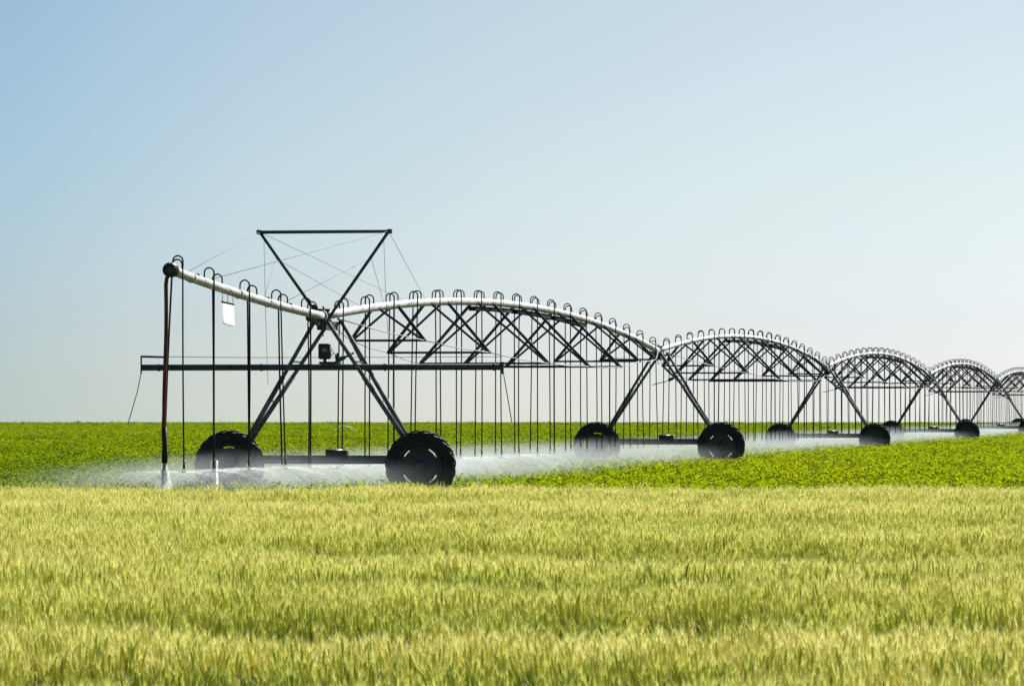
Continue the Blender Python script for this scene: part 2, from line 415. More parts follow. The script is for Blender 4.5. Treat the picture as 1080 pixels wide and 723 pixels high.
NOZZLES = []; EXTRA = []
def drop(parent, at_pipe, side, wob, end_z, thick, r_pipe=.084):
    """gooseneck from the pipe's top over to one side, then a hose down to the nozzle"""
    top = at_pipe + Vector((0, 0, r_pipe - .01)); h = .10; rad = .088
    g = MB(); pts = [top, top + Vector((0, 0, .05))]
    for k in range(9):
        t = math.pi * k / 8
        pts.append(top + Vector((0, 0, h)) + LAT * side * (rad - rad * math.cos(t)) + UP * rad * math.sin(t))
    foot = top + LAT * side * 2 * rad; foot.z = at_pipe.z + .06; pts.append(foot)
    h_ = MB(); x, y = wob
    a = foot + Vector((0, 0, .03)); b = Vector((foot.x + x, foot.y + y, end_z)); pts2 = []
    bend = nr.normal(0, .010)
    for k in range(9):
        t = k / 8; q = a.lerp(b, t); q = q + LAT * bend * math.sin(math.pi * t); pts2.append(q)
    h_.tube(pts2, thick, 6)
    o = h_.build('drop_hose', M['hose'], parent)
    g.tube(pts, .0155, 6); g.build('gooseneck', M['hose'], o)
    n = MB(); e = b
    n.tube([e + Vector((0, 0, .16)), e + Vector((0, 0, .02)), e], [.018, .021, .014], 8)
    n.tube([e - Vector((0, 0, .05)), e - Vector((0, 0, .062))], [.032, .026], 10)
    n.bar(e + LAT * .022, e + LAT * .022 - Vector((0, 0, .055)), .008, .008); n.bar(e - LAT * .022, e - LAT * .022 - Vector((0, 0, .055)), .008, .008)
    n.build('sprinkler', M['nozzle'], o)
    NOZZLES.append(e - Vector((0, 0, .045)))
    return o

SPAN_LABEL = [
    'nearest and largest arched pipe span, between the first and second drive towers',
    'second arched pipe span, between the second and third drive towers',
    'third arched pipe span, between the third and fourth drive towers',
    'fourth arched pipe span, between the fourth and fifth drive towers',
    'farthest arched pipe span, running out past the right edge']
ST_W = [1.57, 2.28, 3.05, 3.16, 3.00, 2.30, 1.57]
ST_D = [.72, 1.12, 1.43, 1.48, 1.38, 1.03, .68]
def make_span(i):
    root = empty('pipe_span', on(i, 0, 0, JOINT_Z[i]))
    tag(root, SPAN_LABEL[i], 'irrigation pipe', 'trussed pipe spans of the pivot irrigator')
    p = MB(); n = 48; s0, s1 = .10, SPAN - .08
    pts = [on(i, s0 + (s1 - s0) * k / n, 0, pipe_z(i, s0 + (s1 - s0) * k / n)) for k in range(n + 1)]
    p.tube(pts, .084 if i == 0 else .068, 16); pipe = p.build('pipe', M['pipe'], root)
    for k in range(8):
        s = .12 + k * (SPAN - .24) / 7 if k not in (0, 7) else (.13 if k == 0 else SPAN - .11)
        a = on(i, s - .025, 0, pipe_z(i, s - .025)); b = on(i, s + .025, 0, pipe_z(i, s + .025)); fl = MB(); fl.tube([a, b], .115 if k in (0, 7) else .092, 16); fl.build('flange', M['pipe'], pipe)
    L_nodes = []; R_nodes = []
    for k in range(7):
        sk = 6.2 + 5.72 * k; pz = pipe_z(i, sk); hw = ST_W[k] / 2; nz = pz - ST_D[k]
        ln = on(i, sk + .25, -hw, nz); rn = on(i, sk + .25, hw, nz); L_nodes.append(ln); R_nodes.append(rn)
        for sd, node in ((-1, ln), (1, rn)):
            for ds in (-1.0, 1.0):
                b = MB(); top = on(i, sk + ds, sd * .075, pipe_z(i, sk + ds) - .03)
                b.angle_iron(top, node + DIR * ds * .05, .052, .012)
                b.bar(top - DIR * .12, top + DIR * .12, .02, .07)
                b.build('truss_brace', M['steel'], root)
        cm = MB(); cm.angle_iron(ln - LAT * .04, rn + LAT * .04, .05, .012); cm.build('cross_member', M['steel'], root)
        if 2 <= k <= 4:                                    # dark bars set below the pipe to give its dark lower band
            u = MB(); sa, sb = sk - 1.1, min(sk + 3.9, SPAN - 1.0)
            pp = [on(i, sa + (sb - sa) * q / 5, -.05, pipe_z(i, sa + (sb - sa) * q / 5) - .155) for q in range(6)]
            for p0, p1 in zip(pp, pp[1:]): u.bar(p0, p1, .15, .10); u.build('under_bar', M['dark_bar'], root)
    for nodes, sd in ((L_nodes, -1), (R_nodes, 1)):
        chain = [on(i, .9, sd * .12, pipe_z(i, .9) - .09)] + nodes + [on(i, SPAN - .9, sd * .12, pipe_z(i, SPAN - .9) - .09)]
        for a, b in zip(chain, chain[1:]):
            r_ = MB(); mid = a.lerp(b, .5) - Vector((0, 0, .03)); r_.tube([a, mid, b], .011, 6)
            r_.tube([a - DIR * .05, a + (b - a).normalized() * .12], .026, 6)
            r_.build('truss_rod', M['rod'], root)
    # dark end braces from the first node down to the tower's right side
    e = MB(); e.angle_iron(L_nodes[0], on(i, 1.2, .62, JOINT_Z[i] - 1.05), .05, .012); e.build('end_brace', M['steel'], root)
    for k in range(36):
        s = 1.1 + 1.29 * k; side = 1 if k % 2 == 0 else -1
        at = on(i, s, 0, pipe_z(i, s)); gz = ground(at.y)
        end = gz + .74 + nr.normal(0, .02)
        th = .021 if nr.random() < .10 else .016
        if i == 0 and k == 0: EXTRA.append(at + LAT * .18)
        drop(root, at, side, (nr.normal(0, .03), nr.normal(0, .03)), end, th)
    return root

def make_overhang():
    root = empty('overhang_pipe', on(0, 0, 0, JOINT_Z[0]))
    tag(root, 'white end pipe rising leftward past the nearest tower, with hoses and a dark end cap', 'irrigation pipe')
    p = MB(); T = 12.4
    p.tube([on(0, -.12 - (T - .12) * k / 20, 0, over_z(.12 + (T - .12) * k / 20)) for k in range(21)], .080, 16)
    pipe = p.build('pipe', M['pipe'], root)
    for s in (.14, 4.9, 7.3, 10.9):
        f = MB(); f.tube([on(0, -s + .03, 0, over_z(s)), on(0, -s - .03, 0, over_z(s))], .115 if s < 1 else .092, 16)
        f.build('flange', M['pipe'], pipe)
    for s in (3.1, 5.0, 10.55):
        cl = MB(); q = on(0, -s, .02, over_z(s)); cl.box(q + Vector((0, 0, .07)), LAT, DIR, UP, .07, .12, .06, .008)
        cl.build('cable_clamp', M['steel'], root)
    ez = over_z(T)
    c = MB(); c.tube([on(0, -T + .25, 0, ez - .01), on(0, -T + .1, 0, ez), on(0, -T - .06, 0, ez), on(0, -T - .09, 0, ez)], [.10, .128, .128, .10], 20)
    for q in range(10):
        t = q * math.pi / 5; d = UP * math.cos(t) + LAT * math.sin(t); c.tube([on(0, -T - .06, 0, ez) + d * .10, on(0, -T - .12, 0, ez) + d * .10], .014, 6)
    c.build('end_cap', M['box'], root)
    # thick reddish end hose
    gz = ground(on(0, -T).y)
    h = MB(); a = on(0, -T - .02, -.02, ez - .09); zb = EYE - .72
    pts = [a, a + LAT * -.04 + Vector((0, 0, -.05)), a + LAT * -.055 + Vector((0, 0, -.16))]
    top = pts[-1]
    for k in range(1, 12):
        t = k / 11; q = top.lerp(Vector((top.x - .03, top.y, zb)), t) + LAT * (.012 * math.sin(7 * t) - .015 * math.exp(-((t - .83) / .05) ** 2)); pts.append(q)
    h.tube(pts, .034, 10); eh = h.build('end_hose', M['redhose'], root)
    hb = MB(); q = pts[-1]; hb.tube([q + Vector((0, 0, .62)), q + Vector((0, 0, .3)), q + Vector((0, 0, .12)), q], [.036, .045, .055, .05], 10); hb.build('hose_sleeve', M['hose'], eh)
    global END_JET; END_JET = q
    # pairs of drops
    k = 0
    for sc, w1, w2 in ((11.9, (.02, 0), (-.14, 0)), (9.26, (.0, 0), (.02, 0)), (6.5, (-.01, 0), (.03, 0)), (3.9, (.09, 0), (.07, 0)), (1.3, (.0, 0), (.02, 0))):
        for side, wob in ((1, w1), (-1, w2)):
            s = sc + side * .68 if sc < 11 else sc + side * .33
            at = on(0, -s, 0, over_z(s))
            drop(root, at, side, wob, ground(at.y) + .76, .0185 if k % 3 else .0155, .08); k += 1
    return root

make_overhang()
for i in range(5): make_span(i)
for i in range(6): make_tower(i)

# ------------------------------------------------------------------ sign hanging from the overhang
sg = empty('hanging_sign', on(0, -8.6, .06, over_z(8.6) - .10)); tag(sg, 'blank white sheet sign with a red top edge hanging under the overhang pipe', 'sign')
A0 = on(0, -8.6, 0, 0); XA = Vector((1, 0, 0)).lerp(LAT, .5).normalized()
def sgp(px, py): k = A0.y / 5000; return Vector((0, A0.y, 0)) + Vector(((px - 540) * k, 0, EYE + (444 - py) * k))
sheet = MB(); nx, nz = 6, 8; vs = []
c00, c10, c01, c11 = sgp(233.6, 318.5), sgp(246.8, 321.8), sgp(235.2, 341), sgp(247.6, 344.6)
for lay in (0, 1):
    for j in range(nz + 1):
        for i_ in range(nx + 1):
            u, v = i_ / nx, j / nz
            q = c00.lerp(c10, u).lerp(c01.lerp(c11, u), v)
            q = q + Vector((0, .02 * math.sin(3 * v + 2 * u) + .004 * lay, -.012 * math.sin(math.pi * u) * v)); vs.append(q)
W1 = nx + 1; off = W1 * (nz + 1); fs = []
for j in range(nz):
    for i_ in range(nx):
        a = j * W1 + i_; fs.append((a, a + W1, a + W1 + 1, a + 1)); fs.append((a + off, a + off + 1, a + off + W1 + 1, a + off + W1))
rim_ = [j * W1 for j in range(nz + 1)] + [nz * W1 + i_ for i_ in range(1, W1)] + [j * W1 + nx for j in range(nz - 1, -1, -1)] + [i_ for i_ in range(nx - 1, 0, -1)]
for a, b in zip(rim_, rim_[1:] + rim_[:1]): fs.append((a, a + off, b + off, b))
sheet.add(vs, fs); sheet.build('sheet', M['vinyl'], sg)
rb = MB(); rb.bar(c00 + Vector((-.004, 0, .008)), c10 + Vector((.004, 0, .008)), .03, .034); rb.build('red_batten', M['red'], sg)
for u in (.08, .5, .92):
    w = MB(); a = c00.lerp(c10, u); w.tube([a, Vector((a.x, a.y, over_z(8.6) - .06))], .006, 5); w.build('hanging_wire', M['steel'], sg)

# ------------------------------------------------------------------ water: jets thrown by the near sprinklers, and mist
jets = MB()
def arc(p, ang, v, up, r, n=7, tmax=.5):
    pts = []; d = Vector((math.cos(ang), math.sin(ang), 0)); gz = ground(p.y) + .1
    for k in range(n):
        t = tmax * k / (n - 1); q = p + d * v * t * (1 - .35 * t / tmax) + Vector((0, 0, up * t - 4.9 * t * t))
        if q.z < gz: break
        pts.append(q)
    if len(pts) > 1: jets.tube(pts, [r * (1 - .6 * k / len(pts)) for k in range(len(pts))], 3, cap=False)
near = [q for q in NOZZLES if q.y < 118] + [Vector((q.x, q.y, EYE - .09)) for q in EXTRA]
for q in near:
    hi = q.z > EYE - .3
    for k in range(12 if hi else 64):
        ang = rng.uniform(0, 2 * math.pi) if not hi else rng.choice((0, math.pi)) + rng.gauss(0, .25)
        arc(q, ang, rng.uniform(3.5, 8.0) if not hi else rng.uniform(2, 3.4), rng.uniform(-.5, .5) if not hi else rng.uniform(-.25, .12), rng.uniform(.0006, .0013), tmax=rng.uniform(.12, .36) if not hi else .13)
ob = jets.build('spray_jets', M['water']); tag(ob, 'fine white water streaks thrown flat by the near sprinklers', 'water spray', kind='stuff')

stream = MB(); q0 = on(0, -8.9, -.17, 0)
qx = Vector(((229 - 540) / 5000 * 85.0, 85.0, 0)); 
stream.tube([Vector((qx.x, qx.y, EYE - .70)), Vector((qx.x + .002, qx.y, EYE - .95)), Vector((qx.x + .004, qx.y, EYE - 1.2)), Vector((qx.x + .004, qx.y, ground(85) + .05))], [.014, .02, .026, .03], 8)
tag(stream.build('water_stream', M['water'], base=(qx.x, qx.y, .05)), 'thin solid stream of white water pouring straight down from a hose beside the left wheel', 'water')
plume = MB()
q = END_JET; plume.tube([q + Vector((0, 0, .02)), q + Vector((0, 0, -.12)), q + Vector((.004, 0, -.3)), q + Vector((.0, 0, -.5))], [.022, .03, .03, .012], 9)
for k in range(170):
    a = rng.uniform(0, 6.283); sp_ = abs(rng.gauss(0, .055)); d = Vector((math.cos(a), math.sin(a), 0)); q = END_JET
    plume.tube([q + d * .03 * rng.random(), q + d * (.03 + sp_ * .45) + Vector((0, 0, -.18)), q + d * (.03 + sp_) + Vector((0, 0, -.42)), q + d * (.03 + sp_ * 1.7) + Vector((0, 0, -.80))], [.004, .0026, .0015, .0007], 3, cap=False)
tag(plume.build('water_plume', M['water'], base=END_JET), 'white plume of water spreading down from the end of the red-brown hose', 'water')

# mist: one closed body of drifting droplets along the pipe
m, nt, out = mat('spray_mist_air')
pv = nt.nodes.new('ShaderNodeVolumePrincipled'); pv.inputs['Color'].default_value = (.87, .94, 1.0, 1); pv.inputs['Anisotropy'].default_value = .0
tc = nt.nodes.new('ShaderNodeTexCoord'); sp = nt.nodes.new('ShaderNodeSeparateXYZ'); L(nt, tc, 'Object', sp, 'Vector')
def math_(op, a, b=None, c=None, clamp=False):
    n = nt.nodes.new('ShaderNodeMath'); n.operation = op; n.use_clamp = clamp
    for k, v in enumerate((a, b, c)):
        if v is None: continue
        if isinstance(v, (int, float)): n.inputs[k].default_value = v
        else: nt.links.new(v, n.inputs[k])
    return n.outputs[0]
mp = nt.nodes.new('ShaderNodeMapping'); mp.inputs['Scale'].default_value = (.55, .12, 1.3); L(nt, tc, 'Object', mp, 'Vector')
nz_ = nt.nodes.new('ShaderNodeTexNoise'); nz_.inputs['Scale'].default_value = 1.0; nz_.inputs['Detail'].default_value = 2.0; L(nt, mp, 'Vector', nz_, 'Vector')
ax_ = math_('ABSOLUTE', math_('ADD', sp.outputs['X'], .9))       # a light wind carries the mist to the left of the pipe
lat = math_('SMOOTHSTEP', ax_) if False else None
mr1 = nt.nodes.new('ShaderNodeMapRange'); mr1.interpolation_type = 'SMOOTHSTEP'; mr1.inputs['From Min'].default_value = 1.5; mr1.inputs['From Max'].default_value = 4.1; mr1.inputs['To Min'].default_value = 1; mr1.inputs['To Max'].default_value = 0; nt.links.new(ax_, mr1.inputs['Value'])
zz = math_('ADD', sp.outputs['Z'], math_('MULTIPLY', ax_, .085))           # droplets fall as they fly outwards
zz = math_('ADD', zz, math_('MULTIPLY', math_('SUBTRACT', nz_.outputs['Fac'], .5), .35))
mr2 = nt.nodes.new('ShaderNodeMapRange'); mr2.interpolation_type = 'SMOOTHSTEP'; mr2.inputs['From Min'].default_value = .72; mr2.inputs['From Max'].default_value = 1.12; mr2.inputs['To Min'].default_value = 1; mr2.inputs['To Max'].default_value = 0; nt.links.new(zz, mr2.inputs['Value'])
mr3 = nt.nodes.new('ShaderNodeMapRange'); mr3.interpolation_type = 'SMOOTHSTEP'; mr3.inputs['From Min'].default_value = -12.5; mr3.inputs['From Max'].default_value = -3.5; nt.links.new(sp.outputs['Y'], mr3.inputs['Value'])
nn = nt.nodes.new('ShaderNodeMapRange'); nn.inputs['From Min'].default_value = .3; nn.inputs['From Max'].default_value = .7; nn.inputs['To Min'].default_value = .25; nn.inputs['To Max'].default_value = 1.8; nt.links.new(nz_.outputs['Fac'], nn.inputs['Value'])
d = math_('MULTIPLY', mr1.outputs[0], mr2.outputs[0]); d = math_('MULTIPLY', d, mr3.outputs[0]); d = math_('MULTIPLY', d, nn.outputs[0])
mr4 = nt.nodes.new('ShaderNodeMapRange'); mr4.inputs['From Min'].default_value = 8; mr4.inputs['From Max'].default_value = 40; mr4.inputs['To Min'].default_value = .068; mr4.inputs['To Max'].default_value = .041; nt.links.new(sp.outputs['Y'], mr4.inputs['Value'])
d = math_('MULTIPLY', d, mr4.outputs[0]); nt.links.new(d, pv.inputs['Density'])
L(nt, pv, 'Volume', out, 'Volume'); M['mist'] = m
try: m.cycles.volume_step_rate = .25
except Exception: pass
mist = MB(); s0, s1 = -17.5, 236.0; sec = [(-5.1, -.15), (5.1, -.15), (5.1, .6), (2.6, 1.3), (-2.6, 1.3), (-5.1, .6)]
base = TOW[0].copy(); base.z = ground(94)
slope = (ground(324) - ground(94)) / (324 - 94) * DIR.y
vs = []
for s in (s0, s1): vs += [(x, s, z) for x, z in sec]
me = bpy.data.meshes.new('spray_mist'); n6 = len(sec)
me.from_pydata(vs, [], [tuple(range(n6 - 1, -1, -1))[::-1], tuple(range(n6, 2 * n6))[::-1]] + [(k, k + n6, (k + 1) % n6 + n6, (k + 1) % n6) for k in range(n6)])
bm = bmesh.new(); bm.from_mesh(me); bmesh.ops.recalc_face_normals(bm, faces=bm.faces[:]); bm.to_mesh(me); bm.free()
me.materials.append(m); mo = bpy.data.objects.new('spray_mist', me); COL.objects.link(mo); mo.location = base
mo.rotation_euler = (math.atan(slope), 0, -math.atan2(DIR.x, DIR.y))
tag(mo, 'low white band of drifting sprinkler mist along the whole line', 'mist', kind='stuff')

# ------------------------------------------------------------------ crops
def scatter(name, variants, pts, rots, scl, tone, idx, label, cat):
    colz = bpy.data.collections.new(name + '_plants')
    for o in variants: colz.objects.link(o)
    me = bpy.data.meshes.new(name); me.vertices.add(len(pts)); me.vertices.foreach_set('co', pts.astype(np.float32).ravel())
    def attr(n, t, k, data):
        a = me.attributes.new(n, t, 'POINT'); a.data.foreach_set(k, data.ravel())
    attr('rot', 'FLOAT_VECTOR', 'vector', rots.astype(np.float32)); attr('scl', 'FLOAT_VECTOR', 'vector', scl.astype(np.float32))
    attr('tone', 'FLOAT', 'value', tone.astype(np.float32)); attr('idx', 'INT', 'value', idx.astype(np.int32))
    o = bpy.data.objects.new(name, me); COL.objects.link(o); tag(o, label, cat, kind='stuff')
    ng = bpy.data.node_groups.new(name + '_scatter', 'GeometryNodeTree')
    ng.interface.new_socket('Geometry', in_out='INPUT', socket_type='NodeSocketGeometry'); ng.interface.new_socket('Geometry', in_out='OUTPUT', socket_type='NodeSocketGeometry')
    N = ng.nodes.new; gi = N('NodeGroupInput'); go = N('NodeGroupOutput'); ip = N('GeometryNodeInstanceOnPoints'); ci = N('GeometryNodeCollectionInfo')
    ci.inputs['Collection'].default_value = colz; ci.inputs['Separate Children'].default_value = True; ci.inputs['Reset Children'].default_value = True
    ip.inputs['Pick Instance'].default_value = True
    def na(n, t):
        x = N('GeometryNodeInputNamedAttribute'); x.data_type = t; x.inputs['Name'].default_value = n; return x.outputs['Attribute']
    ng.links.new(gi.outputs[0], ip.inputs['Points']); ng.links.new(ci.outputs[0], ip.inputs['Instance'])
    ng.links.new(na('idx', 'INT'), ip.inputs['Instance Index']); ng.links.new(na('rot', 'FLOAT_VECTOR'), ip.inputs['Rotation']); ng.links.new(na('scl', 'FLOAT_VECTOR'), ip.inputs['Scale'])
    ng.links.new(ip.outputs[0], go.inputs[0])
    md = o.modifiers.new('scatter', 'NODES'); md.node_group = ng
    return o

def fbm(x, y, sx, sy, seed):
    """smooth value noise, two octaves, on numpy arrays, 0..1"""
    tot = np.zeros_like(x); amp = 1; ws = 0
    for o in range(3):
        g_ = np.random.default_rng(seed + o).random((97, 97)); u = x / sx * 2 ** o + 31.7 * o; v = y / sy * 2 ** o + 17.3 * o
        i0 = np.floor(u).astype(int); j0 = np.floor(v).astype(int); fu = u - i0; fv = v - j0; fu = fu * fu * (3 - 2 * fu); fv = fv * fv * (3 - 2 * fv)
        a = g_[i0 % 97, j0 % 97]; b = g_[(i0 + 1) % 97, j0 % 97]; c = g_[i0 % 97, (j0 + 1) % 97]; d_ = g_[(i0 + 1) % 97, (j0 + 1) % 97]
        tot += amp * ((a * (1 - fu) + b * fu) * (1 - fv) + (c * (1 - fu) + d_ * fu) * fv); ws += amp; amp *= .5
    return tot / ws

def plant_object(name, parts):
    """parts: list of (verts, faces, material index)"""
    vs = []; fs = []; mi = []; mats = []
    for mb, mt in parts:
        if mt not in mats: mats.append(mt)
        o = len(vs); vs += mb.v
        for f in mb.f: fs.append([i + o for i in f]); mi.append(mats.index(mt))
    me = bpy.data.meshes.new(name); me.from_pydata([tuple(v) for v in vs], [], fs)
    for mt in mats: me.materials.append(mt)
    me.polygons.foreach_set('material_index', mi); me.polygons.foreach_set('use_smooth', [True] * len(fs)); me.update()
    return bpy.data.objects.new(name, me)

def ribbon(mb, pts, w, side):
    vs = []; n = len(pts)
    for k, p in enumerate(pts):
        ww = w * (1 - (k / (n - 1)) ** 2) * .5 + .0004; vs += [p - side * ww, p + side * ww]
    mb.add(vs, [(2 * k, 2 * k + 1, 2 * k + 3, 2 * k + 2) for k in range(n - 1)])

def wheat_tuft(seed):
    r = random.Random(seed); ear, awn, st, bl = MB(), MB(), MB(), MB()
    for q in range(8):
        a = r.uniform(0, 6.283); rad = .085 * math.sqrt(r.random()); b = Vector((rad * math.cos(a), rad * math.sin(a), 0))
        lean = Vector((r.gauss(0, .035), r.gauss(0, .035), 0)); h = r.uniform(.42, .51)
        pts = [b + lean * t * t + Vector((0, 0, h * t)) for t in (0, .4, .75, 1)]
        st.tube(pts, [.0022, .002, .0016, .0013], 3, cap=False)
        d = (pts[-1] - pts[-2]).normalized(); nod = Vector((lean.x * .8 + r.gauss(0, .09), lean.y + r.gauss(0, .09), 0))
        hl = r.uniform(.065, .095); ep = []; er = []
        for k in range(9):
            t = k / 8; ep.append(pts[-1] + d * hl * t + nod * hl * t * t * .5); er.append((.0070 if k % 2 else .0050) * (math.sin(math.pi * min(1, .12 + t * .86)) ** .6) + .0006)
        ear.tube(ep, er, 6, cap=False)
        for k in range(14):
            t = r.uniform(.1, 1); i0 = min(7, int(t * 8)); p0 = ep[i0]; aa = r.uniform(0, 6.283)
            dd = (d + (ep[8] - ep[6]).normalized() + Vector((math.cos(aa), math.sin(aa), 0)) * r.uniform(.25, .6)).normalized(); ln = r.uniform(.04, .075); s = dd.cross(Vector((r.random(), r.random(), r.random()))).normalized() * .0011
            awn.add([p0 - s, p0 + s, p0 + dd * ln], [(0, 1, 2)])
        for k in range(2):
            aa = r.uniform(0, 6.283); o = Vector((math.cos(aa), math.sin(aa), 0)); t0 = r.uniform(.35, .8); p0 = b + lean * t0 * t0 + Vector((0, 0, h * t0)); ln = r.uniform(.14, .24); dr = r.uniform(.2, 1.3)
            rp = [p0 + o * ln * t * .55 + Vector((0, 0, ln * (t * .9 - dr * t * t * .8))) for t in (0, .25, .5, .75, 1)]
            ribbon(bl, rp, r.uniform(.008, .013), o.cross(UP))
    return plant_object('wheat_tuft', [(ear, M['ear']), (awn, M['awn']), (st, M['stem']), (bl, M['blade'])])

wheat_v = [wheat_tuft(100 + k) for k in range(10)]
Y0, Y1 = 14.5, 70.0
n1 = 60000; n2 = 62000
y1_ = np.sqrt(nr.random(n1) * (Y1 ** 2 - Y0 ** 2) + Y0 ** 2); x1_ = (nr.random(n1) - .5) * (.216 * y1_ + 3.4)
y2_ = Y0 - 4 + nr.random(n2) * (Y1 - Y0 + 4); x2_ = np.where(nr.random(n2) < .5, -1, 1) * (.108 * y2_ + 1.7 + 11 * nr.random(n2))       # the field goes on to both sides
yy = np.concatenate([y1_, y2_]); xx = np.concatenate([x1_, x2_]); n = n1 + n2
big = fbm(xx + 50, yy, 3.5, 1.6, 3); mid = fbm(xx + 20, yy + 40, .5, .5, 9); wide = fbm(xx + 9, yy + 77, 14, 2.6, 21)
# drill gaps and wheel ruts running across
edge = Y1 - 1.2 * fbm(xx + 5, yy * 0, 1.2, 1, 33)
relief = np.zeros(n); front = np.zeros(n)                 # swaths: each rises slowly away from the camera, then drops
edges = [(12, .10), (19.4, .17), (24.8, .07), (29.6, .16), (38.5, .13), (49.5, .07), (60, .05), (75, .05)]
for (ya, da), (yb, db) in zip(edges, edges[1:]):
    wa = ya + (fbm(xx + ya, yy * 0 + ya, 2.6, 1, int(ya)) - .5) * ya * .16; wb = yb + (fbm(xx + yb, yy * 0 + yb, 2.6, 1, int(yb)) - .5) * yb * .16
    t = np.clip((yy - wa) / np.maximum(wb - wa, .5), 0, 1); m_ = (yy >= wa) & (yy < wb)
    amt = np.clip(-.35 + 2.3 * fbm(xx + 3 * ya, yy * 0 + 5, 2.2, 1, int(ya) + 60), .1, 1.5)
    d_m = (yy - wa); rise = np.clip(d_m / (.9 + ya * .035), 0, 1); rise = rise * rise * (3 - 2 * rise)
    relief = np.where(m_, -da * amt * (1.5 * (1 - rise) + .9 * t ** 1.5), relief); front = np.where(m_, np.exp(-(d_m / (.8 + ya * .04)) ** 2) * da / .15 * amt, front)
keep = (yy < edge) & (nr.random(n) > front * .25)
hs = 1.0 + relief / .57 + .16 * (big - .5) + .22 * (mid - .5) + nr.normal(0, .065, n)
tone = np.clip(.68 - .46 * front + .75 * (wide - .5) + .65 * (big - .5) + .35 * (mid - .5) + nr.normal(0, .12, n), 0, 1)
pts = np.stack([xx, yy, ground_np(yy) - .01], 1)[keep]
rots = np.stack([nr.normal(0, .045, n), nr.normal(.05, .045, n), nr.random(n) * 6.283], 1)[keep]
# lean is applied before the turn, so keep the turn small in lean terms
sc_ = np.stack([np.full(n, 1.0), np.full(n, 1.0), hs], 1)[keep]
scatter('wheat_field', wheat_v, pts, rots, sc_, tone[keep], nr.integers(0, 10, keep.sum()), 'pale gold and green bearded wheat standing across the whole foreground', 'wheat')

def crop_plant(seed):
    r = random.Random(seed); lf, st = MB(), MB()
    for q in range(9):
        a = r.uniform(0, 6.283); out_ = r.uniform(.04, .24); h = r.uniform(.15, .40) * (1.1 - out_ * 1.3); d = Vector((math.cos(a), math.sin(a), 0))
        b = d * .03; tip = d * out_ + Vector((0, 0, h)); m_ = b.lerp(tip, .5) + Vector((0, 0, .06))
        st.tube([b, m_, tip], [.005, .004, .002], 3, cap=False)
        for k in range(12):
            t = .2 + .8 * k / 11; p0 = b.lerp(m_, t * 2) if t < .5 else m_.lerp(tip, t * 2 - 1)
            aa = r.uniform(0, 6.283) if k < 11 else a; o = Vector((math.cos(aa), math.sin(aa), r.uniform(-.1, .95))).normalized()
            ln = r.uniform(.055, .095); wd = ln * r.uniform(.5, .68); s = o.cross(UP).normalized(); nrm = s.cross(o)
            s = (s + nrm * r.gauss(0, .35)).normalized(); nrm = s.cross(o)
            P0 = p0 + o * .015; v = [P0]
            for t2, w2, dz in ((.3, .48, .0), (.65, .40, -.02)):
                c_ = P0 + o * ln * t2 + nrm * ln * (-.12 * t2); v += [c_ - s * wd * w2 + nrm * ln * .12, c_ - nrm * ln * .02, c_ + s * wd * w2 + nrm * ln * .12]
            v.append(P0 + o * ln - nrm * ln * .22)
            lf.add(v, [(0, 2, 1), (0, 3, 2), (1, 2, 5, 4), (2, 3, 6, 5), (4, 5, 7), (5, 6, 7)])
    return plant_object('crop_plant', [(lf, M['leaf']), (st, M['cropstem'])])

crop_v = [crop_plant(300 + k) for k in range(8)]
def ring(y0, y1, dens, sxy, sz):
    area = .108 * (y1 ** 2 - y0 ** 2) + 9 * (y1 - y0); n = int(area * dens)
    y = np.sqrt(nr.random(n) * (y1 ** 2 - y0 ** 2) + y0 ** 2); x = (nr.random(n) - .5) * (.217 * y + 9)
    return x, y, np.full(n, sxy), np.full(n, sz)
parts = [ring(71.5, 95, 7.5, 1.0, 1.0), ring(95, 130, 8.5, 1.0, 1.0), ring(130, 220, 6.5, 1.15, 1.02), ring(220, 400, 2.6, 1.7, 1.08), ring(400, 800, .55, 3.4, 1.1), ring(800, 1800, .09, 8, 1.15)]
for (ya, yb, ds) in ((71.5, 140, 3.2), (140, 320, 1.2)):
    n_ = int((yb - ya) * 50 * ds); y_ = ya + nr.random(n_) * (yb - ya); x_ = np.where(nr.random(n_) < .5, -1, 1) * (.1085 * y_ + 4.5 + 25 * nr.random(n_))
    parts.append((x_, y_, np.full(n_, 1.35 if ya < 100 else 2.0), np.full(n_, 1.05)))
x = np.concatenate([p[0] for p in parts]); y = np.concatenate([p[1] for p in parts]); sx = np.concatenate([p[2] for p in parts]); sz = np.concatenate([p[3] for p in parts])
n = len(x); b1 = fbm(x + 200, y, 4, 6, 41); b2 = fbm(x + 300, y, 18, 30, 47); b3 = fbm(x + 7, y, .9, .9, 51)
gap = (b3 < .27) & (nr.random(n) < .6) & (y < 200)
hs = sz * (1 + .35 * (b3 - .5) + .3 * (b1 - .5) + nr.normal(0, .08, n))
lat_d = (x - TOW[0].x) * LAT.x + (y - TOW[0].y) * LAT.y          # lighter green right of the pipe line, darker left of it
tone = np.clip(.58 - .34 * (1 - np.clip((lat_d + 6) / 9, 0, 1)) + .5 * (b1 - .5) + .5 * (b2 - .5) + nr.normal(0, .12, n), 0, 1)
k_ = ~gap
pts = np.stack([x, y, ground_np(y) - .01], 1)[k_]; rots = np.stack([nr.normal(0, .1, n), nr.normal(0, .1, n), nr.random(n) * 6.283], 1)[k_]
s_ = sx * nr.uniform(.85, 1.2, n)
scatter('green_crop', crop_v, pts, rots, np.stack([s_, s_, hs], 1)[k_], tone[k_], nr.integers(0, 8, k_.sum()), 'low bright green leafy crop filling the field to the horizon', 'crop')

